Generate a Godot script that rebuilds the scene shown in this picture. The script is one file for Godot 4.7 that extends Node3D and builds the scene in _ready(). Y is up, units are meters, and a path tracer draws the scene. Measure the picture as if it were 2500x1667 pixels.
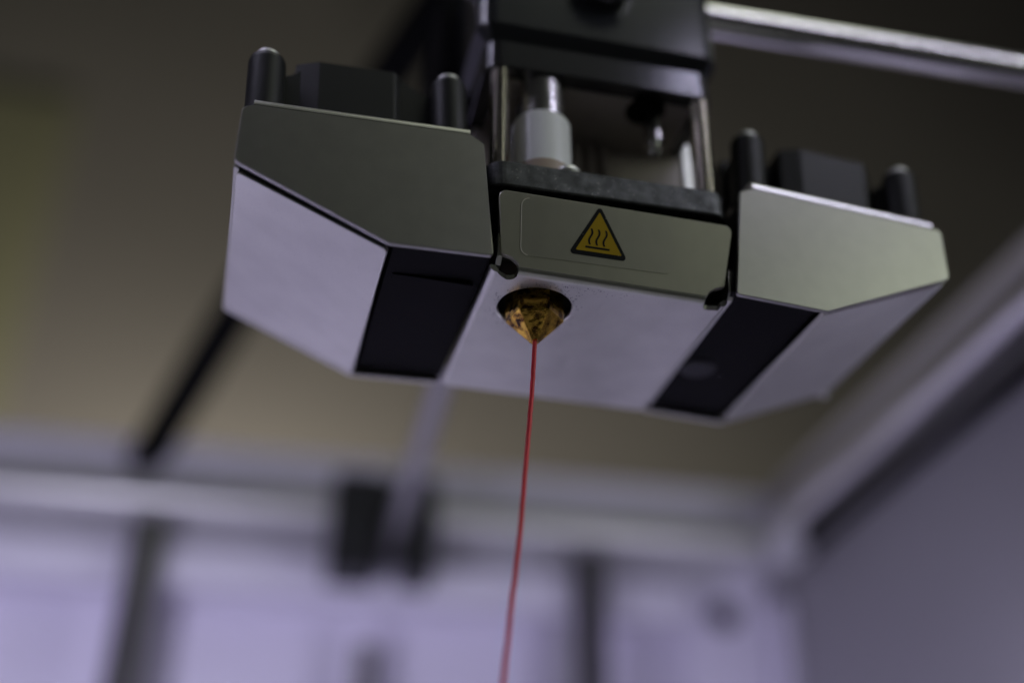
extends Node3D
# A 3D printer's print head seen from below, inside the open frame of the printer. Lengths in the builders are millimetres; MM turns them into metres.

const MM := 0.001
const YAW := -0.0593          # the printer frame is turned 3.4 degrees against the sheet-metal fan bracket
var mats := {}
var taken := {}


# ------------------------------------------------------------------ mesh building
class Shape:
	var v := PackedVector3Array()
	var n := PackedVector3Array()
	var uv := PackedVector2Array()

	func tri_n(a: Vector3, b: Vector3, c: Vector3, na: Vector3, nb: Vector3, nc: Vector3) -> void:   # a, b, c run counter-clockwise seen from outside
		v.append(a); v.append(c); v.append(b)
		n.append(na); n.append(nc); n.append(nb)
		for p in [a, c, b]:
			uv.append(Vector2(p.x, p.y - p.z) * 0.02)

	func tri(a: Vector3, b: Vector3, c: Vector3) -> void:
		var m := (b - a).cross(c - a).normalized()
		tri_n(a, b, c, m, m, m)

	func quad(a: Vector3, b: Vector3, c: Vector3, d: Vector3) -> void:
		tri(a, b, c)
		tri(a, c, d)

	func quad_n(a: Vector3, b: Vector3, c: Vector3, d: Vector3, na: Vector3, nb: Vector3, nc: Vector3, nd: Vector3) -> void:
		tri_n(a, b, c, na, nb, nc)
		tri_n(a, c, d, na, nc, nd)

	static func ccw(p: PackedVector2Array) -> PackedVector2Array:
		var area := 0.0
		for i in p.size():
			area += p[i].cross(p[(i + 1) % p.size()])
		if area < 0.0:
			p = p.duplicate()
			p.reverse()
		return p

	static func inset(p: PackedVector2Array, by: float) -> PackedVector2Array:
		var out := PackedVector2Array()
		for i in p.size():
			var d0 := (p[i] - p[(i - 1 + p.size()) % p.size()]).normalized()
			var d1 := (p[(i + 1) % p.size()] - p[i]).normalized()
			var n0 := Vector2(-d0.y, d0.x)
			var n1 := Vector2(-d1.y, d1.x)
			var m := (n0 + n1)
			m = m / maxf(0.4, m.dot(n0)) if m.length() > 0.01 else n0
			out.append(p[i] + m * by)
		return out

	# an outline in the plane t.x, t.y, pulled along -t.z by `deep`, its front edge bevelled
	func prism(outline: PackedVector2Array, t: Transform3D, deep: float, bevel := 0.0, back_bevel := 0.0) -> void:
		var p := ccw(outline)
		var q := inset(p, bevel) if bevel > 0.0 else p
		var r := inset(p, back_bevel) if back_bevel > 0.0 else p
		var up := func(a: Vector2, z: float) -> Vector3: return t * Vector3(a.x, a.y, z)
		var idx := Geometry2D.triangulate_polygon(q)
		for i in range(0, idx.size(), 3):
			var a := q[idx[i]]; var b := q[idx[i + 1]]; var c := q[idx[i + 2]]
			if (b - a).cross(c - a) < 0.0:
				var s := b; b = c; c = s
			tri(up.call(a, 0.0), up.call(b, 0.0), up.call(c, 0.0))
		idx = Geometry2D.triangulate_polygon(r)
		for i in range(0, idx.size(), 3):
			var a := r[idx[i]]; var b := r[idx[i + 1]]; var c := r[idx[i + 2]]
			if (b - a).cross(c - a) < 0.0:
				var s := b; b = c; c = s
			tri(up.call(a, -deep), up.call(c, -deep), up.call(b, -deep))
		for i in p.size():
			var j := (i + 1) % p.size()
			if bevel > 0.0:
				quad(up.call(q[i], 0.0), up.call(p[i], -bevel), up.call(p[j], -bevel), up.call(q[j], 0.0))
			quad(up.call(p[i], -bevel), up.call(p[i], -deep + back_bevel), up.call(p[j], -deep + back_bevel), up.call(p[j], -bevel))
			if back_bevel > 0.0:
				quad(up.call(p[i], -deep + back_bevel), up.call(r[i], -deep), up.call(r[j], -deep), up.call(p[j], -deep + back_bevel))

	func box(lo: Vector3, hi: Vector3, bevel := 0.0, t := Transform3D()) -> void:
		var o := PackedVector2Array([Vector2(lo.x, lo.y), Vector2(hi.x, lo.y), Vector2(hi.x, hi.y), Vector2(lo.x, hi.y)])
		if bevel > 0.0:
			o = round_poly(o, [bevel * 1.7, bevel * 1.7, bevel * 1.7, bevel * 1.7], 3)
		prism(o, t * Transform3D(Basis(), Vector3(0, 0, hi.z)), hi.z - lo.z, bevel, bevel)

	static func round_poly(p: PackedVector2Array, radii: Array, segs := 6) -> PackedVector2Array:
		var out := PackedVector2Array()
		for i in p.size():
			var r: float = radii[i]
			var a := p[(i - 1 + p.size()) % p.size()]
			var b := p[i]
			var c := p[(i + 1) % p.size()]
			if r <= 0.0:
				out.append(b)
				continue
			var u := (a - b).normalized()
			var w := (c - b).normalized()
			var half := acos(clampf(u.dot(w), -1.0, 1.0)) / 2.0
			var back := r / tan(half)
			var s := b + u * back
			var e := b + w * back
			var m := b + (u + w).normalized() * (r / sin(half))
			var a0 := (s - m).angle()
			var da := wrapf((e - m).angle() - a0, -PI, PI)
			for k in segs + 1:
				out.append(m + Vector2.from_angle(a0 + da * k / segs) * r)
		return out

	# profile of (radius, height) turned about t's y axis; rows of equal points make a crease
	func lathe(profile: Array, t: Transform3D, segs := 32) -> void:
		for i in profile.size() - 1:
			var a: Vector2 = profile[i]
			var b: Vector2 = profile[i + 1]
			var d := (b - a).normalized()
			var m := Vector2(d.y, -d.x)
			for k in segs:
				var p := TAU * k / segs
				var q := TAU * (k + 1) / segs
				var at := func(r: Vector2, g: float) -> Vector3: return t * Vector3(r.x * cos(g), r.y, -r.x * sin(g))
				var nn := func(g: float) -> Vector3: return (t.basis * Vector3(m.x * cos(g), m.y, -m.x * sin(g))).normalized()
				if a.x < 1e-6:
					tri_n(at.call(a, p), at.call(b, q), at.call(b, p), nn.call(p), nn.call(q), nn.call(p))
				elif b.x < 1e-6:
					tri_n(at.call(a, p), at.call(a, q), at.call(b, p), nn.call(p), nn.call(q), nn.call(p))
				else:
					quad_n(at.call(a, p), at.call(a, q), at.call(b, q), at.call(b, p), nn.call(p), nn.call(q), nn.call(q), nn.call(p))

	func tube(pts: Array, radius: float, segs := 16, end_radius := -1.0) -> void:
		var rings := []
		var norms := []
		var side := Vector3.ZERO
		for i in pts.size():
			var d: Vector3 = (pts[mini(i + 1, pts.size() - 1)] - pts[maxi(i - 1, 0)]).normalized()
			if side == Vector3.ZERO:
				side = d.cross(Vector3(0.31, 0.2, 0.93)).normalized()
			side = (side - d * side.dot(d)).normalized()
			var other := d.cross(side)
			var ring := []
			var norm := []
			var r := radius if end_radius < 0.0 else lerpf(radius, end_radius, float(i) / (pts.size() - 1))
			for k in segs:
				var g := TAU * k / segs
				var o := side * cos(g) + other * sin(g)
				ring.append(pts[i] + o * r)
				norm.append(o)
			rings.append(ring)
			norms.append(norm)
		for i in pts.size() - 1:
			for k in segs:
				var l := (k + 1) % segs
				quad_n(rings[i][k], rings[i][l], rings[i + 1][l], rings[i + 1][k], norms[i][k], norms[i][l], norms[i + 1][l], norms[i + 1][k])
		for k in segs:
			var l := (k + 1) % segs
			tri(pts[0], rings[0][l], rings[0][k])
			tri(pts[-1], rings[-1][k], rings[-1][l])

	# a sheet swept along an arc: from `from` to `to` (both ends of the edge line), arc of radius r whose normal turns from n0 to n1
	func bend(from: Vector3, to: Vector3, n0: Vector3, n1: Vector3, r: float, thick: float, segs := 6) -> void:
		# from/to lie on the arc's axis
		for k in segs:
			var m0 := n0.slerp(n1, float(k) / segs)
			var m1 := n0.slerp(n1, float(k + 1) / segs)
			var a := from + m0 * r; var b := to + m0 * r; var c := to + m1 * r; var d := from + m1 * r
			if (b - a).cross(d - a).dot(m0 + m1) > 0.0:
				quad_n(a, b, c, d, m0, m0, m1, m1)
			else:
				quad_n(d, c, b, a, m1, m1, m0, m0)
			var i := r - thick
			var e := from + m0 * i; var f := to + m0 * i; var g := to + m1 * i; var h := from + m1 * i
			if (f - e).cross(h - e).dot(m0 + m1) < 0.0:
				quad_n(e, f, g, h, -m0, -m0, -m1, -m1)
			else:
				quad_n(h, g, f, e, -m1, -m1, -m0, -m0)
			var out := (from - to).normalized()
			if (d - a).cross(e - a).dot(out) > 0.0:
				quad(a, d, h, e)
				quad(b, f, g, c)
			else:
				quad(e, h, d, a)
				quad(c, g, f, b)

	func mesh() -> ArrayMesh:
		var a := []
		a.resize(Mesh.ARRAY_MAX)
		var vv := v.duplicate()
		for i in vv.size():
			vv[i] *= 0.001
		a[Mesh.ARRAY_VERTEX] = vv
		a[Mesh.ARRAY_NORMAL] = n
		a[Mesh.ARRAY_TEX_UV] = uv
		var m := ArrayMesh.new()
		m.add_surface_from_arrays(Mesh.PRIMITIVE_TRIANGLES, a)
		return m


# ------------------------------------------------------------------ scene tree
func numbered(called: String) -> String:
	if not taken.has(called):
		taken[called] = 0
		return called
	taken[called] += 1
	return "%s_%03d" % [called, taken[called]]

func tag(o: Node3D, label := "", category := "", group := "", kind := "") -> void:
	if label: o.set_meta("label", label)
	if category: o.set_meta("category", category)
	if group: o.set_meta("group", group)
	if kind: o.set_meta("kind", kind)

func thing(called: String, label: String, category: String, at := Vector3.ZERO, turn := 0.0, group := "") -> Node3D:
	var o := Node3D.new()
	o.name = numbered(called)
	add_child(o)
	o.position = at * MM
	o.rotation.y = turn
	tag(o, label, category, group)
	return o

func obj(called: String, s: Shape, m: Material, parent: Node = self) -> MeshInstance3D:
	var o := MeshInstance3D.new()
	o.name = numbered(called) if parent == self else called
	o.mesh = s.mesh()
	o.material_override = m
	parent.add_child(o, true)
	return o

func pv(a: Array) -> PackedVector2Array:
	var p := PackedVector2Array()
	for i in range(0, a.size(), 2):
		p.append(Vector2(a[i], a[i + 1]))
	return p

func frame_pt(x: float, y: float, z: float) -> Vector3:      # printer-frame millimetres to scene millimetres
	return Basis(Vector3.UP, YAW) * Vector3(x, y, z)


# ------------------------------------------------------------------ materials
func noise(freq: float, octaves: int, seed_: int, kind := FastNoiseLite.TYPE_SIMPLEX_SMOOTH) -> FastNoiseLite:
	var f := FastNoiseLite.new()
	f.seed = seed_
	f.noise_type = kind
	f.frequency = freq
	f.fractal_octaves = octaves
	return f

func picture(size: int, fn: Callable) -> ImageTexture:
	var im := Image.create(size, size, false, Image.FORMAT_RGB8)
	for y in size:
		for x in size:
			im.set_pixel(x, y, fn.call(x, y))
	return ImageTexture.create_from_image(im)

func grey(g: float) -> Color:
	return Color(g, g, g)

func metal(called: String, lin: Color, rough: float, tex: Texture2D = null, tile := 25.0) -> StandardMaterial3D:
	var m := StandardMaterial3D.new()
	m.resource_name = called
	m.metallic = 1.0
	m.albedo_color = lin.linear_to_srgb()
	m.roughness = rough
	if tex:
		m.roughness_texture = tex
		m.uv1_triplanar = true
		m.uv1_scale = Vector3.ONE * (1000.0 / tile)
	mats[called] = m
	return m

func plastic(called: String, lin: Color, rough: float, spec := 0.5) -> StandardMaterial3D:
	var m := StandardMaterial3D.new()
	m.resource_name = called
	m.albedo_color = lin.linear_to_srgb()
	m.roughness = rough
	m.metallic_specular = spec
	mats[called] = m
	return m

func glow(called: String, c: Color, energy: float) -> StandardMaterial3D:
	var m := plastic(called, Color(0.8, 0.8, 0.8), 0.4)
	m.emission_enabled = true
	m.emission = c
	m.emission_energy_multiplier = energy
	return m

func make_materials() -> void:
	var n1 := noise(0.012, 4, 3)
	var n2 := noise(0.35, 2, 7)
	var n3 := noise(0.008, 2, 11)
	# rolled sheet: cloudy roughness, fine grain along x
	var rolled := picture(512, func(x, y):
		var g := 0.84 + 0.035 * n1.get_noise_2d(x, y) + 0.08 * n2.get_noise_2d(x * 0.15, y * 1.6) + 0.06 * n2.get_noise_2d(x, y)
		return grey(clampf(g, 0.0, 1.0)))
	var dust := noise(0.11, 1, 21)
	var dusty := picture(1024, func(x, y):
		var g := 0.92 + 0.02 * n1.get_noise_2d(x * 0.6, y * 0.6) + 0.04 * n2.get_noise_2d(x, y)
		var d := dust.get_noise_2d(x, y) + 0.25 * n2.get_noise_2d(x * 0.5, y * 0.5)
		if d > 0.90: g = 1.0
		return Color(g, g * 0.995, g * 0.975))
	var smudge := noise(0.006, 3, 77)
	var smeared := picture(1024, func(x, y):
		var g := 0.95 + 0.04 * smudge.get_noise_2d(x * 0.5, y * 0.5) + 0.03 * n2.get_noise_2d(x, y)
		var d := dust.get_noise_2d(x + 300.0, y) + 0.3 * n2.get_noise_2d(x * 0.5, y * 0.5)
		if d > 0.88: g *= 0.8
		return grey(clampf(g, 0.0, 1.0)))
	var sheet := metal("nickel_sheet", Color(0.50, 0.50, 0.475), 0.45, rolled, 30.0)
	sheet.albedo_texture = dusty
	var cover := metal("cover_sheet", Color(0.60, 0.59, 0.52), 0.50, rolled, 30.0)
	cover.albedo_texture = dusty
	var bright := metal("satin_sheet", Color(0.75, 0.755, 0.665), 0.36, rolled, 30.0)
	bright.albedo_texture = smeared
	var brushed := metal("flange_metal", Color(0.55, 0.55, 0.52), 0.24)
	brushed.anisotropy_enabled = true
	brushed.anisotropy = 0.9
	metal("edge_metal", Color(0.62, 0.60, 0.56), 0.25)
	metal("screw_metal", Color(0.75, 0.75, 0.74), 0.5)
	metal("steel", Color(0.55, 0.54, 0.52), 0.22)
	metal("rod_steel", Color(0.88, 0.87, 0.83), 0.18)
	metal("dull_rod", Color(0.56, 0.555, 0.54), 0.46)
	metal("grey_rod", Color(0.42, 0.41, 0.41), 0.4)
	metal("darkened_lift_steel", Color(0.14, 0.135, 0.14), 0.32)  # chrome darkened; its reflection of the dark front is put into the colour
	metal("thread_steel", Color(0.66, 0.61, 0.54), 0.16)
	# cast lower plate: dark, speckled
	var speck := picture(512, func(x, y):
		var g := 0.55 + 0.25 * n2.get_noise_2d(x * 0.7, y * 0.7) + 0.2 * n1.get_noise_2d(x, y)
		if n2.get_noise_2d(x * 0.22 + 50.0, y * 0.22) > 0.72: g = 1.0
		return grey(clampf(g, 0.0, 1.0)))
	var cast := metal("dark_aluminium", Color(0.34, 0.35, 0.36), 0.5)
	cast.albedo_texture = speck
	cast.uv1_triplanar = true
	cast.uv1_scale = Vector3.ONE * 50.0
	var pol := metal("polished_dark", Color(0.105, 0.105, 0.11), 0.2)
	pol.metallic = 0.85
	# brass nozzle: gold with burnt patches
	var burn := noise(0.010, 4, 31)
	var brass := picture(512, func(x, y):
		var b := burn.get_noise_2d(x, y) + 0.35 * n2.get_noise_2d(x * 0.4, y * 0.4)
		var c := Color(0.88, 0.72, 0.30)
		if b > 0.02: c = c.lerp(Color(0.40, 0.20, 0.09), clampf((b - 0.02) * 9.0, 0.0, 1.0))
		if b > 0.17: c = c.lerp(Color(0.09, 0.07, 0.08), clampf((b - 0.17) * 12.0, 0.0, 1.0))
		return c)
	var brassr := picture(256, func(x, y): return grey(clampf(0.5 + 0.5 * n1.get_noise_2d(x * 1.6, y * 1.6), 0.1, 1.0)))
	var bm := metal("brass", Color(1, 1, 1), 0.32)
	bm.albedo_texture = brass
	bm.roughness_texture = brassr
	bm.metallic = 0.9
	bm.uv1_triplanar = true
	bm.uv1_scale = Vector3.ONE * 95.0
	plastic("black_plastic", Color(0.0095, 0.010, 0.0105), 0.45, 0.4)
	plastic("gloss_black", Color(0.015, 0.0165, 0.020), 0.24, 0.6)
	plastic("duct_black", Color(0.003, 0.003, 0.003), 0.5, 0.18)
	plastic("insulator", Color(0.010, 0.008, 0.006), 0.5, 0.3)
	plastic("cavity_brown", Color(0.38, 0.335, 0.30), 0.4)
	plastic("cable_sleeve", Color(0.005, 0.005, 0.0055), 0.8, 0.15)
	plastic("white_ptfe", Color(0.86, 0.87, 0.89), 0.4)
	plastic("dust", Color(0.55, 0.54, 0.50), 0.8)
	plastic("residue", Color(0.035, 0.03, 0.035), 0.5)
	plastic("scorched", Color(0.42, 0.33, 0.26), 0.5)
	plastic("yellow_ink", Color(0.50, 0.33, 0.012), 0.32)
	plastic("black_ink", Color(0.006, 0.007, 0.010), 0.32)
	var film := metal("clear_film", Color(0.60, 0.59, 0.53), 0.48, rolled, 30.0)     # clear film: the sheet under it shows, a little smoother
	film.albedo_texture = dusty
	plastic("bright_film_edge", Color(0.92, 0.88, 0.78), 0.25)
	plastic("red_filament", Color(0.95, 0.06, 0.085), 0.35)
	plastic("case_white", Color(0.575, 0.54, 0.66), 0.42)
	plastic("case_beam", Color(0.45, 0.435, 0.48), 0.4)
	plastic("case_pale", Color(0.58, 0.555, 0.64), 0.4)
	plastic("case_greyed", Color(0.27, 0.26, 0.28), 0.5)  # white case made greyer; weaker light on the right wall is in the colour
	plastic("bed_glass", Color(0.45, 0.44, 0.48), 0.3)
	plastic("olive_tone", Color(0.20, 0.195, 0.115), 0.9)
	var wallm := plastic("plaster", Color(0.228, 0.209, 0.195), 0.9)
	wallm.albedo_texture = picture(256, func(x, y):
		var g := 0.9 + 0.1 * n3.get_noise_2d(x, y)
		return Color(g, g, g * 0.97))
	wallm.uv1_triplanar = true
	wallm.uv1_scale = Vector3.ONE * 0.5


func _ready() -> void:
	set_up_view()
	make_materials()
	build_room()
	build_case()
	build_rods()
	build_lamps()
	build_head()
	build_filament()


# ------------------------------------------------------------------ camera, light of the room
func set_up_view() -> void:
	var cam := Camera3D.new()
	cam.name = "camera"
	add_child(cam)
	cam.transform = Transform3D(Basis(Vector3(0.96755934, 0.00977254, 0.2524548), Vector3(-0.13613461, 0.86194447, 0.48838417), Vector3(-0.21282926, -0.5069085, 0.8353128)), Vector3(-48.71999588, -91.30300865, 131.08003752) * MM)
	var lens := CameraAttributesPhysical.new()
	lens.frustum_focal_length = 39.85
	lens.frustum_focus_distance = 0.1655
	lens.frustum_near = 0.02
	lens.frustum_far = 20.0
	lens.exposure_aperture = 4.1
	lens.exposure_sensitivity = 100.0
	cam.attributes = lens
	cam.fov = rad_to_deg(2.0 * atan(0.3011))
	cam.near = 0.02
	cam.far = 20.0
	cam.current = true
	var we := WorldEnvironment.new()
	we.name = "environment"
	var e := Environment.new()
	e.background_mode = Environment.BG_COLOR
	e.background_color = Color(0.016, 0.016, 0.0165).linear_to_srgb()
	e.tonemap_mode = Environment.TONE_MAPPER_LINEAR
	e.tonemap_exposure = 1.0
	e.sdfgi_enabled = true
	e.ssao_enabled = true
	e.ssil_enabled = true
	we.environment = e
	add_child(we)


func area(called: String, at: Vector3, towards: Vector3, size: Vector2, c: Color, energy: float) -> void:
	var l := AreaLight3D.new()
	l.name = numbered(called)
	add_child(l)
	l.position = at * MM
	l.basis = Basis.looking_at(towards.normalized(), Vector3.UP if absf(towards.normalized().y) < 0.95 else Vector3.BACK)
	l.area_size = size * MM
	l.light_color = c
	l.light_energy = energy
	l.area_normalize_energy = true
	l.shadow_enabled = true


func build_lamps() -> void:
	# LED strips out of view: high right, high left, low on both side walls
	var led_c := Color(0.90, 0.89, 1.0)
	glow("led_lamp_chip", led_c, 30.0)
	glow("led_lamp_chip_soft", led_c, 4.0)
	var strip := thing("unseen_led_strip", "unseen white LED strip along the front top edge above the right fan", "led strip")
	var s := Shape.new()
	s.box(Vector3(38, 112.2, 61), Vector3(142, 113.4, 71), 0.2)
	obj("strip_board", s, mats.case_white, strip)
	for k in 16:
		var c := Shape.new()
		c.box(Vector3(41.5 + k * 6.3 - 0.9, 111.0, 63.6), Vector3(41.5 + k * 6.3 + 0.9, 112.1, 68.4), 0.15)
		obj("lamp_chip", c, mats.led_lamp_chip, strip)
	area("unseen_led_strip_light", Vector3(90, 110.6, 66), Vector3(0, -1, -0.0), Vector2(96, 5), led_c, 0.001)
	strip = thing("unseen_led_strip", "unseen white LED strip high on the left of the print head", "led strip")  # out of view, placed for the bright left corner of the upper plate
	s = Shape.new()
	s.box(Vector3(-142, 112.2, 10), Vector3(-66, 113.4, 20), 0.2)
	obj("strip_board", s, mats.case_white, strip)
	for k in 12:
		var c := Shape.new()
		c.box(Vector3(-138.5 + k * 6.3 - 1.5, 111.0, 13.2), Vector3(-138.5 + k * 6.3 + 1.5, 112.1, 16.8), 0.15)
		obj("lamp_chip", c, mats.led_lamp_chip, strip)
	area("unseen_led_strip_light", Vector3(-104, 110.6, 15), Vector3(0, -1, -0.0), Vector2(74, 5), led_c, 0.001)
	for side in [-1, 1]:  # out of view, placed to light the back panel but not the head front
		var t := thing("unseen_led_strip", "unseen white LED strip low on the %s wall of the printer" % ("left" if side < 0 else "right"), "led strip")
		var b := Shape.new()
		b.box(Vector3(side * 138 - 0.6, -165, -75), Vector3(side * 138 + 0.6, -15, -65), 0.2)
		obj("strip_board", b, mats.case_white, t)
		for k in 9:
			var c := Shape.new()
			var x0: float = side * 136.4 - 0.5
			c.box(Vector3(x0, -158 + k * 17.0, -71.7), Vector3(x0 + 1.2, -155 + k * 17.0, -68.3), 0.15)
			obj("lamp_chip", c, mats.led_lamp_chip_soft, t)
		area("unseen_led_wall_light", Vector3(side * 135, -90, -70), Vector3(-side * 0.4, 0.0, -0.9), Vector2(6, 150), led_c, 0.038 if side < 0 else 0.018)
	# unseen lamp panel at the front right, placed to brighten the right front plate
	var lamp_c := Color(0.96, 1.0, 0.93)
	var m := glow("unseen_panel_lamp_glow", lamp_c, 0.7)
	var at := Vector3(860, 370, 760)
	var dir := Vector3(-0.715, -0.31, -0.63)
	var p := thing("unseen_panel_lamp", "unseen square lamp panel in front on the right, placed to light the right fan bracket", "lamp panel", at)
	p.basis = Basis.looking_at(dir.normalized(), Vector3.UP)
	var ps := Shape.new()
	ps.box(Vector3(-260, -260, 2), Vector3(260, 260, 30), 4.0)
	obj("lamp_housing", ps, mats.case_greyed, p)
	var pg := Shape.new()
	pg.box(Vector3(-240, -240, -4), Vector3(240, 240, 1.5), 1.0)
	obj("lamp_diffuser", pg, m, p)
	area("unseen_panel_lamp_light", at + dir.normalized() * 8.0, dir, Vector2(480, 480), lamp_c, 0.16)
	# second unseen panel, overhead, placed to light the upper body and posts
	var over_c := Color(0.97, 1.0, 0.93)
	at = Vector3(330, 1150, 420)
	dir = Vector3(-0.27, -0.9, -0.33)
	p = thing("unseen_panel_lamp", "unseen square lamp panel high above the printer, placed to light the head from the top", "lamp panel", at)
	p.basis = Basis.looking_at(dir.normalized(), Vector3.BACK)
	obj("lamp_housing", ps, mats.case_greyed, p)
	obj("lamp_diffuser", pg, glow("unseen_overhead_lamp_glow", over_c, 0.6), p)
	area("unseen_overhead_lamp_light", at + dir.normalized() * 8.0, dir, Vector2(480, 480), over_c, 0.105)
	# unseen lamp behind the case, placed to brighten the lower far wall
	var wc := Color(1.0, 0.97, 0.93)
	var d := thing("unseen_wall_lamp", "unseen round lamp behind the printer, placed to light the far wall", "unseen lamp", Vector3(-60, 115, -860))
	var g := Shape.new()
	g.lathe([Vector2(0, -35), Vector2(25, -26), Vector2(35, 0), Vector2(25, 26), Vector2(0, 35)], Transform3D(), 24)
	obj("lamp_globe", g, glow("unseen_wall_lamp_glow", wc, 0.6), d)
	var f := Shape.new()
	f.lathe([Vector2(0, -36), Vector2(6, -36), Vector2(6, -180), Vector2(60, -186), Vector2(60, -195), Vector2(0, -195)], Transform3D(), 24)
	obj("lamp_foot", f, mats.black_plastic, d)
	var o := OmniLight3D.new()
	o.name = "unseen_wall_lamp_light"
	add_child(o)
	o.position = Vector3(-60, 115, -860) * MM
	o.light_color = wc
	o.light_energy = 0.40
	o.light_size = 0.03
	o.omni_range = 5.0
	o.omni_attenuation = 2.0
	o.shadow_enabled = true


func build_room() -> void:
	var s := Shape.new()
	s.box(Vector3(-3000, -700, -1260), Vector3(4000, 3200, -1200))
	tag(obj("back_wall", s, mats.plaster), "", "", "", "structure")
	s = Shape.new()
	s.box(Vector3(-1500, 300, -1199), Vector3(-345, 1000, -1185), 4.0)  # added slab standing for an unidentified olive tone in the background
	tag(obj("olive_patch", s, mats.olive_tone), "dull olive patch on the far wall at the left edge, out of focus", "patch")


# ------------------------------------------------------------------ the printer's frame
func build_case() -> void:
	var c := thing("printer_case", "pale open-topped printer case whose lit inner walls show behind the print head", "printer case", Vector3.ZERO, YAW)
	var s := Shape.new()
	s.box(Vector3(-172, -230, -281), Vector3(152, 93.5, -275), 0.8)
	obj("back_panel", s, mats.case_white, c)
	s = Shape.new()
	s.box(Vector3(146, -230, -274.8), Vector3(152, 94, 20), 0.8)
	obj("side_panel", s, mats.case_greyed, c)
	s = Shape.new()
	s.box(Vector3(-172, -230, -274.8), Vector3(-166, 94, 150), 0.8)
	obj("side_panel", s, mats.case_white, c)
	s = Shape.new()
	s.box(Vector3(-165.8, -230, -274.8), Vector3(145.8, -224, 150), 0.8)
	obj("floor_panel", s, mats.case_white, c)
	# ledge across the back panel that holds the lift rods
	s = Shape.new()
	s.box(Vector3(-165.5, 32, -274.8), Vector3(103, 46, -256), 1.0)
	obj("cross_ledge", s, mats.case_pale, c)
	s = Shape.new()
	s.box(Vector3(-165.5, 46.3, -274.8), Vector3(118, 57, -263), 1.0)
	obj("cross_beam", s, mats.case_beam, c)
	for x in [-92.5, 62.5]:
		s = Shape.new()
		s.box(Vector3(x - 8, -223.8, -274.8), Vector3(x + 8, 31.8, -270), 1.0)
		obj("guide_column", s, mats.case_beam, c)
	# corner bracket; a black disc stands for its dark hole
	s = Shape.new()
	s.box(Vector3(104, -225, -274.8), Vector3(138, 60, -268), 2.0)
	s.box(Vector3(138.2, -225, -274.8), Vector3(145.6, 46, -262), 2.0)
	var br := obj("corner_bracket", s, mats.case_white, c)
	s = Shape.new()
	s.lathe([Vector2(0, 0.6), Vector2(4.5, 0.6), Vector2(5.5, 0), Vector2(5.5, -0.5)], Transform3D(Basis(Vector3.RIGHT, PI / 2), Vector3(120, 38, -267.6)), 24)
	obj("screw", s, mats.black_plastic, br)
	# build plate under the head
	var bed := thing("build_plate", "flat glass build plate lying low in the printer under the print head", "build plate", Vector3.ZERO, YAW)
	s = Shape.new()
	s.box(Vector3(-125, -172, -225), Vector3(110, -168, 30), 1.0)
	obj("glass_sheet", s, mats.bed_glass, bed)
	s = Shape.new()
	s.box(Vector3(-120, -178, -220), Vector3(105, -172.3, 25), 1.0)
	obj("heater_plate", s, mats.steel, bed)


func rod(called: String, label: String, a: Vector3, b: Vector3, r: float, m: Material, group := "") -> MeshInstance3D:
	var s := Shape.new()
	var d := (b - a).normalized()
	s.tube([a, a + d * 0.6, b - d * 0.6, b], r, 40)
	var o := obj(called, s, m)
	o.rotation.y = YAW
	tag(o, label, "rod" if not called.contains("screw") else "lead screw", group)
	return o


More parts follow.
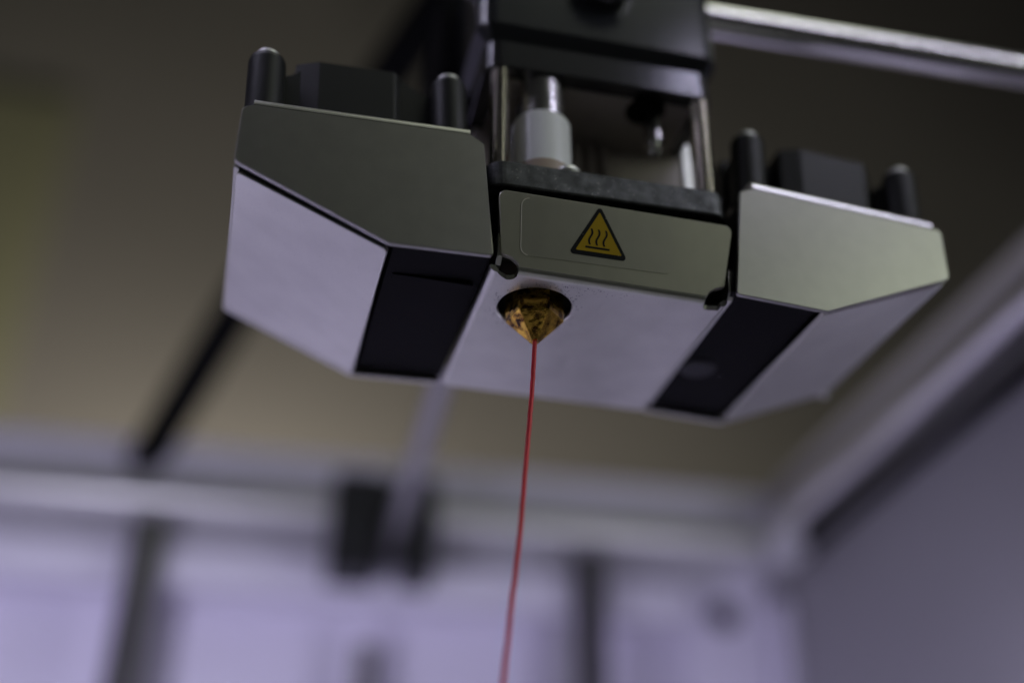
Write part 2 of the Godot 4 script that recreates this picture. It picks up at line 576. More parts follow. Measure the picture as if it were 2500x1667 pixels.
func build_rods() -> void:
	rod("guide_rod", "bright polished rod running right from the top of the print head", Vector3(-160, 66, -7), Vector3(131, 66, -7), 3.0, mats.rod_steel)
	rod("guide_rod", "thin rod running back from under the print head into the black slider block", Vector3(-9.9, 48, -30), Vector3(-10.1, 48, -252), 3.0, mats.grey_rod)
	rod("guide_rod", "thick rod across the back panel carrying the black slider block", Vector3(-164, 58.3, -245), Vector3(131, 58.3, -245), 4.2, mats.dull_rod)
	rod("guide_rod", "thick slanting rod along the greyed right wall of the case", Vector3(131, 62, -238), Vector3(131, 62, 16), 4.2, mats.rod_steel)
	rod("lift_rod", "upright chrome rod on the back panel left of the slider block", Vector3(-92.5, -224, -249.5), Vector3(-92.5, 51, -249.5), 6.0, mats.darkened_lift_steel, "upright lift rods at the back panel")
	rod("lift_rod", "upright chrome rod on the back panel right of the red filament", Vector3(62.5, -224, -249.5), Vector3(62.5, 51, -249.5), 6.0, mats.darkened_lift_steel, "upright lift rods at the back panel")
	# lead screw with its thread, its top just in view
	var s := Shape.new()
	thread(s, Vector3(-15.5, -224, -259), 240.0, 4.2, 3.6, 4.0, 40)
	var o := obj("lead_screw", s, mats.darkened_lift_steel)
	o.rotation.y = YAW
	tag(o, "short top end of the steel lead screw in front of the bright back panel", "lead screw")
	# slider block on the back rod
	var b := thing("slider_block", "black plastic slider block clipped on the back rod at the end of a thin rod", "slider block", Vector3.ZERO, YAW)
	s = Shape.new()
	s.box(Vector3(-32, 35, -268), Vector3(-14, 71, -236), 1.5)
	s.box(Vector3(-6.4, 35, -268), Vector3(4.5, 71, -236), 1.5)
	obj("block_body", s, mats.black_plastic, b)
	s = Shape.new()
	s.box(Vector3(-13.9, 52, -267), Vector3(-6.5, 70, -238), 0.6)
	obj("rod_clip", s, mats.black_plastic, b)
	# toothed pulley on the side rod, and the two drive belts
	s = Shape.new()
	s.lathe([Vector2(0, 0), Vector2(5.0, 0), Vector2(6.6, 0.8), Vector2(6.6, 2.0), Vector2(5.6, 2.1), Vector2(5.6, 8.4), Vector2(6.6, 8.5), Vector2(6.6, 10), Vector2(0, 10)], Transform3D(Basis(Vector3.RIGHT, PI / 2), Vector3(131, 53, -236)), 28)
	o = obj("belt_pulley", s, mats.case_beam)
	o.rotation.y = YAW
	tag(o, "round grey pulley at the lower end of the slanting rod", "pulley")
	belt(Vector3(138.5, 58.3, -245), Vector3(138.5, 58.3, 60), "black drive belt running along the right wall beside the slanting rod", mats.cable_sleeve)
	belt(Vector3(-150, 61.0, -254), Vector3(131, 61.0, -254), "grey drive belt running behind the thick rod on the back panel", mats.case_beam)
	# cable sleeve from the top of the head to behind the back panel
	s = Shape.new()
	var pts := []
	for k in 25:
		var u := k / 24.0
		pts.append(Vector3(-8, 190, -128).lerp(Vector3(-88, 82, -289), u) + Vector3(0, 6, 0) * sin(PI * u))
	pts.push_front(Vector3(6, 196, -90))
	pts.push_front(Vector3(8, 170, -62))
	pts.push_front(Vector3(4, 110, -40))
	s.tube(pts, 8.2, 20, 7.2)
	tag(obj("cable_sleeve", s, mats.cable_sleeve), "thick black cable sleeve slanting from the print head to behind the back panel", "cable")


# a belt looped about two pulleys: an upper and a lower run
func belt(a: Vector3, b: Vector3, label: String, m: Material) -> void:
	var d := (b - a).normalized()
	var across := Vector3.UP.cross(d)
	var ring := []
	for k in 13:
		var g := PI / 2 + PI * k / 12.0
		ring.append([a + d * cos(g) * 6.2 + Vector3.UP * sin(g) * 6.2, d * cos(g) + Vector3.UP * sin(g)])
	for k in 13:
		var g := -PI / 2 + PI * k / 12.0
		ring.append([b + d * cos(g) * 6.2 + Vector3.UP * sin(g) * 6.2, d * cos(g) + Vector3.UP * sin(g)])
	var s := Shape.new()
	for i in ring.size():
		var p = ring[i]
		var q = ring[(i + 1) % ring.size()]
		var w := across * 3.0
		s.quad(p[0] - w, p[0] + w, q[0] + w, q[0] - w)
		var pi: Vector3 = p[0] - p[1] * 1.4
		var qi: Vector3 = q[0] - q[1] * 1.4
		s.quad(pi + w, pi - w, qi - w, qi + w)
		s.quad(p[0] + w, pi + w, qi + w, q[0] + w)
		s.quad(pi - w, p[0] - w, q[0] - w, qi - w)
	var o := obj("drive_belt", s, m)
	o.rotation.y = YAW
	tag(o, label, "belt")


func thread(s: Shape, at: Vector3, height: float, r_out: float, r_in: float, pitch: float, segs := 24, rows_per_pitch := 6) -> void:
	var rows := int(height / pitch * rows_per_pitch)
	var rad := func(y: float, k: int) -> float:
		var f := fposmod(y / pitch - float(k) / segs, 1.0)
		return lerpf(r_in, r_out, 1.0 - absf(2.0 * f - 1.0))
	for i in rows:
		var y0 := height * i / rows
		var y1 := height * (i + 1) / rows
		for k in segs:
			var g0 := TAU * k / segs
			var g1 := TAU * (k + 1) / segs
			var p := func(y: float, kk: int, g: float) -> Vector3: return at + Vector3(cos(g) * rad.call(y, kk), y, -sin(g) * rad.call(y, kk))
			s.quad(p.call(y0, k, g0), p.call(y0, k + 1, g1), p.call(y1, k + 1, g1), p.call(y1, k, g0))
	for k in segs:
		var g0 := TAU * k / segs
		var g1 := TAU * (k + 1) / segs
		var a := at + Vector3(cos(g0) * r_in, height, -sin(g0) * r_in)
		var b := at + Vector3(cos(g1) * r_in, height, -sin(g1) * r_in)
		s.tri(at + Vector3(0, height, 0), a, b)


# ------------------------------------------------------------------ the print head
func build_head() -> void:
	var head := thing("print_head", "metal and black plastic print head with a brass nozzle and yellow heat warning label", "print head")
	build_fan_bracket(head, -1.0)
	build_fan_bracket(head, 1.0)
	build_cover(head)
	build_stack(head)
	build_nozzle(head)
	build_dust(head)


func build_fan_bracket(head: Node3D, side: float) -> void:
	var root := Node3D.new()
	root.name = "fan_bracket"
	head.add_child(root, true)
	if side > 0.0:
		root.set_meta("label", "right fan bracket with pale front plate")
	else:
		root.set_meta("label", "left fan bracket with dark front plate")
	var lean := 0.0504
	var plane := Transform3D(Basis(Vector3(1, 0, 0), Vector3(0, 1, lean), Vector3(0, 0, 1)), Vector3(0, 0, 1.98))
	var drop := 0.0 if side < 0.0 else 0.75
	var o := pv([-18.7, 0.73, -33.6, 0.13, -56.06, 9.66, -56.1, 18.9, -54.6, 19.7 - drop, -22.9, 21.3 - drop, -20.7, 20.0 - drop * 0.5])
	var radii := [0.5, 0.8, 0.9, 0.9, 0.0, 0.0, 0.4]
	for i in o.size():
		o[i].x *= -side
	var s := Shape.new()
	s.prism(Shape.round_poly(o, radii), plane, 0.8, 0.1, 0.1)
	obj("front_plate", s, mats.nickel_sheet, root)
	# bend and flange along the top edge
	s = Shape.new()
	var y0 := 19.7 - drop
	var y1 := 21.3 - drop
	var sweep := deg_to_rad(8.0 if side < 0.0 else 10.0)
	var wide := 3.0 if side < 0.0 else 5.0
	var a := Vector3(side * 54.6, y0, 1.98 + y0 * lean)
	var b := Vector3(side * 22.9, y1, 1.98 + y1 * lean)
	var prof := []
	for k in 9:
		var g := sweep * k / 8.0
		prof.append([Vector2(wide * (cos(g) - 1.0), wide * sin(g)), Vector2(cos(g), sin(g))])
	var last: Vector2 = prof[-1][0] - prof[-1][1] * 1.3
	for k in range(1, 10):
		var g := sweep + (PI / 2 - sweep) * k / 9.0
		prof.append([last + Vector2(cos(g), sin(g)) * 1.3, Vector2(cos(g), sin(g))])
	prof.append([prof[-1][0] + Vector2(-36.0, 0), Vector2(0, 1)])
	for k in prof.size() - 1:
		var p0: Vector2 = prof[k][0]
		var p1: Vector2 = prof[k + 1][0]
		var n0 := Vector3(0, prof[k][1].y, prof[k][1].x)
		var n1 := Vector3(0, prof[k + 1][1].y, prof[k + 1][1].x)
		var o0 := Vector3(0, p0.y, p0.x)
		var o1 := Vector3(0, p1.y, p1.x)
		var i0 := o0 - n0 * 0.8
		var i1 := o1 - n1 * 0.8
		if side < 0.0:
			s.quad_n(a + o0, b + o0, b + o1, a + o1, n0, n0, n1, n1)
			s.quad_n(b + i0, a + i0, a + i1, b + i1, -n0, -n0, -n1, -n1)
			s.quad(a + i0, a + o0, a + o1, a + i1)
			s.quad(b + o0, b + i0, b + i1, b + o1)
		else:
			s.quad_n(b + o0, a + o0, a + o1, b + o1, n0, n0, n1, n1)
			s.quad_n(a + i0, b + i0, b + i1, a + i1, -n0, -n0, -n1, -n1)
			s.quad(a + o0, a + i0, a + i1, a + o1)
			s.quad(b + i0, b + o0, b + o1, b + i1)
	obj("top_flange", s, mats.flange_metal if side > 0.0 else mats.nickel_sheet, root)
	# slanted underside
	var slot := 0.1 if side < 0.0 else 1.0
	s = Shape.new()
	var d2 := Vector2(-56.06 + 33.6, 9.66 - 0.13).normalized()
	var nn := Vector2(d2.y, -d2.x)                                     # down and outward for the left side
	if nn.y > 0.0: nn = -nn
	var m2 := func(v: Vector2) -> Vector2: return Vector2(v.x * -side, v.y)
	var e0 := Vector2(-33.6, 0.13)
	var e1 := Vector2(-55.6, 9.46)
	var t := Transform3D(Basis(Vector3(d2.x * -side, d2.y, 0), Vector3(0, 0, 1 if side < 0.0 else 1), Vector3(nn.x * -side, nn.y, 0)), Vector3(e0.x * -side, e0.y, 0))
	var long := (e1 - e0).length()
	var panel := pv([0.0, slot - 0.6, 0.5, slot, long, slot, long, -37.0, 0.0, -37.0])
	panel = Shape.round_poly(panel, [0.3, 0.3, 0.9, 0.9, 0.3])
	s.prism(panel, t, 0.8, 0.1, 0.1)
	obj("slanted_panel", s, mats.satin_sheet, root)
	# outer side wall and back plate
	s = Shape.new()
	s.box(Vector3(minf(side * 56.0, side * 55.2), 9.6, -37.0), Vector3(maxf(side * 56.0, side * 55.2), 19.2, 0.9), 0.1)
	obj("side_wall", s, mats.satin_sheet, root)
	s = Shape.new()
	s.prism(Shape.round_poly(o, radii), Transform3D(Basis(), Vector3(0, 0, -37.3)), 1.0, 0.1, 0.15)
	obj("back_plate", s, mats.satin_sheet, root)
	if side > 0.0:
		s = Shape.new()
		s.lathe([Vector2(0, -0.75), Vector2(0.55, -0.5), Vector2(0.75, 0), Vector2(0.55, 0.5), Vector2(0, 0.75)], Transform3D(Basis(), Vector3(55.6, 9.5, -38.2)), 16)
		obj("glint_bead", s, mats.screw_metal, root)  # added bead standing for a bright glint on the back corner
	# solid black body for the dark fan opening, nearly flush below
	s = Shape.new()
	var duct := pv([-18.6, 1.7, -32.7, 1.2, -33.4, 1.9, -54.6, 11.0, -54.6, 19.0, -23.0, 20.4, -20.9, 18.4])
	for i in duct.size():
		duct[i].x *= -side
	s.prism(duct, Transform3D(Basis(), Vector3(0, 0, 1.0)), 38.0)
	var dm := obj("fan_duct", s, mats.duct_black, root)
	s = Shape.new()
	if side < 0.0:
		s.box(Vector3(-31.8, 1.05, -8.2), Vector3(-19.6, 1.6, -6.8), 0.15)  # added bar standing for the faint pale band in the opening
	else:
		s.lathe([Vector2(0, -0.5), Vector2(2.4, -0.45), Vector2(3.0, -0.2), Vector2(3.2, 0.3)], Transform3D(Basis(), Vector3(22.6, 1.6, -22)), 28)
	obj("duct_mark", s, mats.duct_black if side < 0.0 else mats.black_plastic, dm)
	# fan housing on top: a block and a lower web between two screw posts
	var tilt := Transform3D(Basis(Vector3(0, 0, 1), -side * 0.062), Vector3(side * 38.9, 19.6, 0))
	s = Shape.new()
	var web := pv([-16.6, 0, 16.6, 0, 16.6, 14.0, 13.2, 13.9, 11.4, 12.7, 9.6, 13.2, 8.0, 14.6, -9.0, 14.6, -10.4, 13.3, -11.6, 12.9, -13.2, 13.9, -16.6, 14.0])
	s.prism(web, tilt * Transform3D(Basis(), Vector3(0, 0, -3.1 if side < 0.0 else -7.0)), 20.0, 0.3, 0.3)
	var fan := obj("cooling_fan", s, mats.black_plastic, root)
	s = Shape.new()
	var off := 0.3 if side < 0.0 else 1.7
	var block := pv([side * off - 5.9, -2.0, side * off + 5.9, -2.0, side * off + 8.9, -5.5, side * off + 8.9, -17.0, side * off - 9.4, -17.0, side * off - 9.4, -3.4])
	s.prism(Shape.round_poly(block, [0.5, 0.8, 0.6, 0.3, 0.3, 0.5], 4), tilt * Transform3D(Basis(Vector3(1, 0, 0), Vector3(0, 0, 1), Vector3(0, -1, 0)), Vector3(0, 0.5, 0)), 15.4, 0.1, 0.35)
	obj("fan_motor", s, mats.black_plastic, fan)
	for k in [-1, 1]:
		s = Shape.new()
		var at := tilt * Transform3D(Basis(), Vector3(k * 14.1, 0, -2.2))
		s.lathe([Vector2(2.85, 0.3), Vector2(2.85, 13.4), Vector2(2.7, 14.1), Vector2(2.0, 14.6), Vector2(0, 14.6)], at, 28)
		s.box(Vector3(k * 14.1 - 1.6, 0.3, -9), Vector3(k * 14.1 + 1.6, 13.4, -2.4), 0.3, tilt)
		s.box(Vector3(minf(k * 14.1, k * 10.6), 0.3, -6.2), Vector3(maxf(k * 14.1, k * 10.6), 13.4, -3.6), 0.5, tilt)
		var post := obj("screw_post", s, mats.black_plastic, root)
		s = Shape.new()
		s.lathe([Vector2(1.95, 14.61), Vector2(1.95, 15.1), Vector2(1.7, 15.55), Vector2(1.1, 15.75), Vector2(0, 15.8)], at, 24)
		obj("screw_head", s, mats.screw_metal, post)


func build_cover(head: Node3D) -> void:
	var root := Node3D.new()
	root.name = "hot_end_cover"
	head.add_child(root, true)
	# bottom plate with the nozzle hole: a ring of quads from the hole to the outline
	var c := Vector2(-9.57, -9.0)
	var r := 5.67
	var outline := pv([-17.3, -36.3, 17.3, -36.3, 17.3, -1.0, 16.6, -1.7, 15.9, -2.4, 15.2, -2.3, 14.8, -1.9, 14.6, -1.2, -14.4, -1.2, -14.6, -1.9, -15.0, -2.3, -15.7, -2.4, -16.6, -1.8, -17.3, -1.0])
	var angles := []
	for k in 96:
		angles.append(TAU * k / 96.0)
	for p in outline:
		var g := fposmod((p - c).angle(), TAU)
		angles.append(g - 0.0004)
		angles.append(g + 0.0004)
	angles.sort()
	var hits := []
	for g in angles:
		var far := c + Vector2.from_angle(g) * 100.0
		var best := far
		for i in outline.size():
			var h = Geometry2D.segment_intersects_segment(c, far, outline[i], outline[(i + 1) % outline.size()])
			if h != null and (h - c).length() < (best - c).length():
				best = h
		hits.append(best)
	var s := Shape.new()
	for i in angles.size():
		var j := (i + 1) % angles.size()
		var a0 := c + Vector2.from_angle(angles[i]) * (r + 0.15)
		var a1 := c + Vector2.from_angle(angles[j]) * (r + 0.15)
		var i0 := c + Vector2.from_angle(angles[i]) * r
		var i1 := c + Vector2.from_angle(angles[j]) * r
		var b0: Vector2 = hits[i]
		var b1: Vector2 = hits[j]
		s.quad(Vector3(a0.x, 0, a0.y), Vector3(b0.x, 0, b0.y), Vector3(b1.x, 0, b1.y), Vector3(a1.x, 0, a1.y))
		s.quad(Vector3(i0.x, 0.8, i0.y), Vector3(i1.x, 0.8, i1.y), Vector3(b1.x, 0.8, b1.y), Vector3(b0.x, 0.8, b0.y))
		s.quad(Vector3(i0.x, 0.15, i0.y), Vector3(a0.x, 0, a0.y), Vector3(a1.x, 0, a1.y), Vector3(i1.x, 0.15, i1.y))
		s.quad(Vector3(i0.x, 0.8, i0.y), Vector3(i0.x, 0.15, i0.y), Vector3(i1.x, 0.15, i1.y), Vector3(i1.x, 0.8, i1.y))
		s.quad(Vector3(b0.x, 0, b0.y), Vector3(b0.x, 0.8, b0.y), Vector3(b1.x, 0.8, b1.y), Vector3(b1.x, 0, b1.y))
	# bent edges left and right, and up at the back
	s.bend(Vector3(-17.3, 1.2, -36.3), Vector3(-17.3, 1.2, -0.9), Vector3(0, -1, 0), Vector3(-1, 0, 0), 1.2, 0.8)
	s.bend(Vector3(17.3, 1.2, -36.3), Vector3(17.3, 1.2, -0.9), Vector3(0, -1, 0), Vector3(1, 0, 0), 1.2, 0.8)
	s.bend(Vector3(-17.3, 1.2, -36.3), Vector3(17.3, 1.2, -36.3), Vector3(0, -1, 0), Vector3(0, 0, -1), 1.2, 0.8)
	s.bend(Vector3(-14.4, 1.2, -1.2), Vector3(14.6, 1.2, -1.2), Vector3(0, -1, 0), Vector3(0, -0.31, 0.95), 1.2, 0.8, 8)
	obj("bottom_plate", s, mats.satin_sheet, root)
	for k in [-1.0, 1.0]:
		s = Shape.new()
		var w := pv([-37.4, 1.25, -0.9, 1.25, 0.1, 2.2, 0.4, 6.0, -37.4, 10.0])
		s.prism(w, Transform3D(Basis(Vector3(0, 0, 1), Vector3(0, 1, 0), Vector3(-1, 0, 0)), Vector3(k * 18.5 if k < 0 else 18.5 - 0.8 + 0.8, 0, 0)) if k > 0 else Transform3D(Basis(Vector3(0, 0, 1), Vector3(0, 1, 0), Vector3(-1, 0, 0)), Vector3(-17.7, 0, 0)), 0.8 if k > 0 else 0.8, 0.08, 0.08)
		obj("side_flange", s, mats.satin_sheet, root)
	# front flange, leaning out
	var lean := 0.331
	var plane := Transform3D(Basis(Vector3(1, 0, 0), Vector3(0, 1, lean), Vector3(0, 0, 1)), Vector3(0, 0, -0.33))
	s = Shape.new()
	var f := pv([-14.4, 0.86, 14.8, 0.86, 15.2, 1.6, 16.1, 2.2, 17.55, 2.7, 18.35, 11.9, -18.45, 11.6, -17.15, 2.4, -15.7, 2.15, -14.7, 1.5])
	s.prism(Shape.round_poly(f, [0, 0, 0.5, 0.5, 0.4, 1.1, 1.1, 0.5, 0.5, 0.3]), plane, 0.8, 0.1, 0.1)
	obj("front_flange", s, mats.cover_sheet, root)
	# warning label: clear film with a printed triangle
	var film := Transform3D(plane.basis, plane.origin + Vector3(0, 0, 0.06))
	s = Shape.new()
	var rect := Shape.round_poly(pv([-14.4, 2.65, 9.1, 3.2, 8.7, 11.2, -15.0, 10.95]), [1.2, 1.2, 1.2, 1.2])
	s.prism(rect, film, 0.05)
	var label := obj("warning_label", s, mats.clear_film, root)
	s = Shape.new()
	var ring := Shape.inset(Shape.ccw(rect), 0.11)
	var q := Shape.ccw(rect)
	for i in q.size():
		var j := (i + 1) % q.size()
		if q[i].x < -12.5 and q[i].y > 2.0 and q[j].x < -12.5:
			s.quad(film * Vector3(ring[i].x, ring[i].y, 0.02), film * Vector3(q[i].x, q[i].y, 0.02), film * Vector3(q[j].x, q[j].y, 0.02), film * Vector3(ring[j].x, ring[j].y, 0.02))
	obj("label_edge", s, mats.bright_film_edge, label)  # left edge only; its bright line is put into the pale colour
	var print_at := Transform3D(plane.basis, plane.origin + Vector3(0, 0, 0.10))
	s = Shape.new()
	s.prism(Shape.round_poly(pv([-7.25, 3.95, 1.95, 4.05, -2.95, 11.55]), [0.45, 0.45, 0.45], 5), print_at, 0.03)
	obj("triangle_border", s, mats.black_ink, label)
	print_at.origin.z += 0.03
	s = Shape.new()
	s.prism(Shape.round_poly(pv([-6.2, 4.6, 0.95, 4.68, -2.93, 10.55]), [0.1, 0.1, 0.1], 3), print_at, 0.02)
	obj("triangle_field", s, mats.yellow_ink, label)
	print_at.origin.z += 0.03
	s = Shape.new()
	for k in 3:
		var x := -4.05 + k * 1.12
		var left := []
		var right := []
		for i in 17:
			var u := i / 16.0
			var px := x - 0.20 * sin(TAU * u) + 0.05 * (u - 0.5)
			left.append(Vector2(px - 0.15, 5.62 + 2.35 * u))
			right.append(Vector2(px + 0.15, 5.62 + 2.35 * u))
		for i in 16:
			s.quad(print_at * Vector3(left[i].x, left[i].y, 0), print_at * Vector3(right[i].x, right[i].y, 0), print_at * Vector3(right[i + 1].x, right[i + 1].y, 0), print_at * Vector3(left[i + 1].x, left[i + 1].y, 0))
	s.prism(pv([-4.75, 5.08, -1.0, 5.12, -1.0, 5.4, -4.75, 5.36]), print_at, 0.015)
	obj("heat_symbol", s, mats.black_ink, label)


func build_stack(head: Node3D) -> void:
	# everything above the cover is turned a little against the bracket
	var st := Basis(Vector3(0, 0, 1), 0.015) * Basis(Vector3.UP, -0.024)
	var T := Transform3D(st, Vector3.ZERO)
	var flat := func(y: float) -> Transform3D: return T * Transform3D(Basis(Vector3(1, 0, 0), Vector3(0, 0, 1), Vector3(0, -1, 0)), Vector3(0, y, 0))   # outline x, z; pulled up by depth
	var s := Shape.new()
	# dark filling under the lower plate and behind the cover
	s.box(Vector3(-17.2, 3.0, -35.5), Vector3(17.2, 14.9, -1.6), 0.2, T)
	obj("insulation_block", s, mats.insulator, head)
	s = Shape.new()
	s.prism(Shape.round_poly(pv([-19.35, 1.35, 19.35, 1.35, 19.35, -37, -19.35, -37]), [2.9, 2.9, 2.9, 2.9], 8), flat.call(14.92), 4.68, 0.25, 0.25)
	obj("lower_plate", s, mats.dark_aluminium, head)
	for x in [-17.1, 17.1]:
		s = Shape.new()
		thread(s, T * Vector3(x, 19.5, -1.3), 21.0, 1.5, 1.30, 0.5, 28, 6)
		obj("threaded_rod", s, mats.thread_steel, head)
	# upper plate seen from below, a thin sheet and a black disc under it
	s = Shape.new()
	s.prism(Shape.round_poly(pv([-19.6, 0.5, 19.6, 0.5, 19.6, -37, -19.6, -37]), [2.9, 2.9, 2.9, 2.9], 10), flat.call(39.7), 5.65, 0.25, 0.25)
	var up := obj("upper_plate", s, mats.polished_dark, head)
	s = Shape.new()
	s.box(Vector3(-16.5, 39.1, -35), Vector3(16.5, 39.65, -2.2), 0.1, T)
	obj("lightened_underside", s, mats.cavity_brown, up)  # added sheet; light on the plate underside is put into its paler colour
	s = Shape.new()
	s.lathe([Vector2(0, 38.95), Vector2(3.3, 38.95), Vector2(3.4, 39.0), Vector2(3.4, 39.2)], T * Transform3D(Basis(), Vector3(8.9, 0, -4.2)), 32)
	obj("bore_disc", s, mats.duct_black, up)  # black disc standing for the dark inside of the bore
	# white coupler and the steel tube above it
	s = Shape.new()
	s.lathe([Vector2(0, 19.6), Vector2(4.75, 19.6), Vector2(4.75, 31.5), Vector2(4.6, 31.8), Vector2(4.3, 31.9), Vector2(0, 31.9)], T * Transform3D(Basis(), Vector3(-9.4, 0, -4.2)), 40)
	var coupler := obj("white_coupler", s, mats.white_ptfe, head)
	s = Shape.new()
	s.lathe([Vector2(4.78, 19.65), Vector2(4.78, 21.6), Vector2(4.76, 21.9)], T * Transform3D(Basis(), Vector3(-9.4, 0, -4.2)), 40)
	obj("stained_base", s, mats.scorched, coupler)
	s = Shape.new()
	s.lathe([Vector2(1.2, 19.62), Vector2(2.0, 19.62), Vector2(2.2, 20.0), Vector2(2.0, 20.7), Vector2(1.2, 20.9)], T * Transform3D(Basis(), Vector3(-6.2, 0, -0.9)), 24)
	obj("clamp_screw", s, mats.screw_metal, coupler)
	s = Shape.new()
	s.lathe([Vector2(4.15, 31.95), Vector2(4.15, 34.6), Vector2(4.05, 34.7), Vector2(4.05, 34.9), Vector2(4.15, 35.0), Vector2(4.15, 42.0)], T * Transform3D(Basis(), Vector3(-9.4, 0, -4.2)), 40)
	obj("steel_tube", s, mats.steel, head)
	s = Shape.new()
	s.lathe([Vector2(0, 30.6), Vector2(0.9, 30.8), Vector2(1.25, 31.6), Vector2(0.9, 32.6), Vector2(1.1, 33.2), Vector2(1.7, 33.4), Vector2(1.7, 39.6)], T * Transform3D(Basis(), Vector3(10.6, 0, -5.5)), 28)
	obj("spare_guide", s, mats.steel, head)
	# bright flat bracket beside the right rod
	s = Shape.new()
	s.prism(pv([-1.0, 0, 1.0, 0, 1.0, 14.6, 0.2, 14.6, -1.0, 12.0]), T * Transform3D(Basis(Vector3.UP, 0.24), Vector3(15.9, 19.7, -5.2)), 0.6, 0.1, 0.1)
	obj("side_clip", s, mats.screw_metal, head)
	# dark back of the cavity with ribs
	s = Shape.new()
	s.box(Vector3(-18.5, 19.7, -16), Vector3(22.5, 39.6, -15), 0.1, T)
	var wall := obj("rear_wall", s, mats.cavity_brown, head)
	for k in 4:
		s = Shape.new()
		s.box(Vector3(-3.5 + k * 2.6, 20, -14.9), Vector3(-2.3 + k * 2.6, 39, -13.6), 0.2, T)
		obj("wall_rib", s, mats.cavity_brown, wall)
	# black housing behind on the left, and the body above
	s = Shape.new()
	s.box(Vector3(-24, 24, -52), Vector3(-16.5, 78, -19), 1.2, T)
	s.box(Vector3(-16.4, 40, -52), Vector3(16, 78, -38), 1.2, T)
	obj("rear_housing", s, mats.cable_sleeve, head)
	s = Shape.new()
	s.prism(Shape.round_poly(pv([-21.0, 0.9, 21.5, 0.9, 21.5, -36, -21.0, -36]), [3.4, 3.4, 3.4, 3.4], 10), flat.call(45.5), 26.0, 3.3, 0.4)
	var body := obj("upper_body", s, mats.gloss_black, head)
	s = Shape.new()
	s.lathe([Vector2(5.2, -0.5), Vector2(5.2, 2.2), Vector2(4.9, 2.7), Vector2(4.3, 2.9), Vector2(4.1, 2.4), Vector2(3.7, 2.4), Vector2(3.5, 3.2), Vector2(2.6, 3.4), Vector2(2.4, 1.4), Vector2(0, 1.2)], T * Transform3D(Basis(Vector3.RIGHT, PI / 2), Vector3(1.0, 60.8, 1.0)), 36)
	obj("round_knob", s, mats.polished_dark, body)


# loose specks: pale dust on the front plates and the lower plate, dark residue about the nozzle hole
func build_dust(head: Node3D) -> void:
	var rng := RandomNumberGenerator.new()
	rng.seed = 4
	var pale := Shape.new()
	var dark := Shape.new()
	var speck := func(s: Shape, at: Vector3, u: Vector3, w: Vector3, r: float) -> void:
		var n := u.cross(w).normalized()
		var ring := []
		for k in 5:
			var g := TAU * k / 5.0 + rng.randf()
			ring.append(at + (u * cos(g) + w * sin(g)) * r * rng.randf_range(0.7, 1.2))
		for k in 5:
			s.tri(ring[k], ring[(k + 1) % 5], at + n * r * 0.5)
	for k in 46:
		var x := rng.randf_range(-53.0, -22.0)
		var y := rng.randf_range(10.5, 18.5) if x < -38.0 else rng.randf_range(3.0, 19.0)
		speck.call(pale, Vector3(x, y, 2.0 + y * 0.0504), Vector3.RIGHT, Vector3(0, 1, 0.05), rng.randf_range(0.03, 0.085))
	for k in 26:
		var y := rng.randf_range(3.0, 10.5)
		speck.call(pale, Vector3(rng.randf_range(-16.0, 16.5), y, -0.22 + y * 0.331), Vector3.RIGHT, Vector3(0, 1, 0.331).normalized(), rng.randf_range(0.03, 0.07))
	var st := Basis(Vector3(0, 0, 1), 0.015) * Basis(Vector3.UP, -0.024)
	for k in 60:
		speck.call(pale, st * Vector3(rng.randf_range(-16.0, 16.0), rng.randf_range(15.3, 19.2), 1.37), st.x, st.y, rng.randf_range(0.05, 0.13))
	for k in 150:
		var g := rng.randf() * TAU
		var d := 5.95 + absf(rng.randfn(0.0, 0.7))
		var p := Vector3(-9.57 + cos(g) * d, -0.02, -9.0 + sin(g) * d)
		if p.z < -1.3:
			speck.call(dark, p, Vector3.RIGHT, Vector3(0, 0, 1), rng.randf_range(0.04, 0.13))
	for k in 70:
		speck.call(dark, Vector3(rng.randf_range(-13.0, 3.0), -0.02, -1.4 - absf(rng.randfn(0.0, 0.8))), Vector3.RIGHT, Vector3(0, 0, 1), rng.randf_range(0.03, 0.10))
	tag(obj("dust_specks", pale, mats.dust, head), "", "", "", "stuff")
	tag(obj("burnt_residue", dark, mats.residue, head), "", "", "", "stuff")


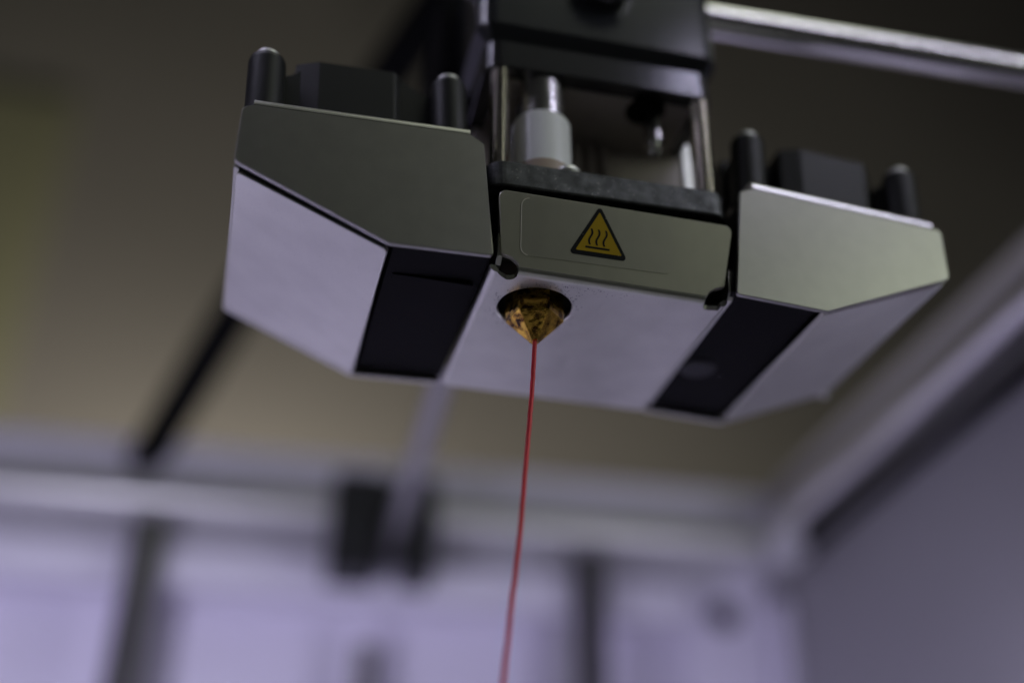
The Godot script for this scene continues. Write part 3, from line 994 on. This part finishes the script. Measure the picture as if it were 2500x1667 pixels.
func build_nozzle(head: Node3D) -> void:
	var s := Shape.new()
	var c := Vector3(-9.57, 0, -9.0)
	var segs := 96
	var rows := 56
	var crust := noise(0.09, 3, 5)
	var rad := func(y: float, g: float) -> float:      # a hexagon cut by a cone, the cone itself faintly six-sided
		var f := fposmod(g + 0.28, PI / 3.0) - PI / 6.0
		var hexa := 3.85 / cos(f)
		var k := lerpf(1.0, cos(PI / 6.0) / cos(f), 0.75)
		var cone := (0.85 + (y + 5.8) * 1.03) * k
		return maxf(0.4, minf(hexa, cone)) + 0.03 * crust.get_noise_3d(cos(g) * 30.0, y * 14.0, sin(g) * 30.0)
	var p := func(y: float, g: float) -> Vector3:
		return c + Vector3(cos(g) * rad.call(y, g), y, -sin(g) * rad.call(y, g))
	for i in rows:
		var y0 := -5.8 + 8.6 * i / rows
		var y1 := -5.8 + 8.6 * (i + 1) / rows
		for k in segs:
			var g0 := TAU * k / segs
			var g1 := TAU * (k + 1) / segs
			s.quad(p.call(y0, g0), p.call(y0, g1), p.call(y1, g1), p.call(y1, g0))
	for k in segs:
		var g0 := TAU * k / segs
		var g1 := TAU * (k + 1) / segs
		s.tri(c + Vector3(0, -5.8, 0), p.call(-5.8, g1), p.call(-5.8, g0))
	obj("nozzle", s, mats.brass, head)


func build_filament() -> void:
	var key := [Vector3(-9.53, -5.82, -9), Vector3(-9.91, -13.84, -9), Vector3(-10.59, -22.89, -9), Vector3(-11.72, -36.92, -9), Vector3(-12.56, -44.73, -9), Vector3(-13.78, -57.28, -9), Vector3(-15.4, -72, -9), Vector3(-18, -95, -9), Vector3(-20, -130, -9), Vector3(-21, -167.7, -9)]
	var curve := Curve3D.new()
	for i in key.size():
		var t: Vector3 = (key[mini(i + 1, key.size() - 1)] - key[maxi(i - 1, 0)]) * 0.17
		curve.add_point(key[i], -t, t)
	var pts := []
	for k in 161:
		pts.append(curve.sample_baked(curve.get_baked_length() * k / 160.0, true))
	var s := Shape.new()
	var wob := noise(0.9, 2, 9)
	for k in pts.size():
		pts[k] += Vector3(wob.get_noise_1d(k * 0.35), 0, wob.get_noise_1d(k * 0.35 + 80.0)) * 0.07 * minf(1.0, k / 8.0)
	s.tube(pts, 0.345, 14)
	tag(obj("plastic_filament", s, mats.red_filament), "thin red plastic strand hanging down from the brass nozzle tip", "filament")
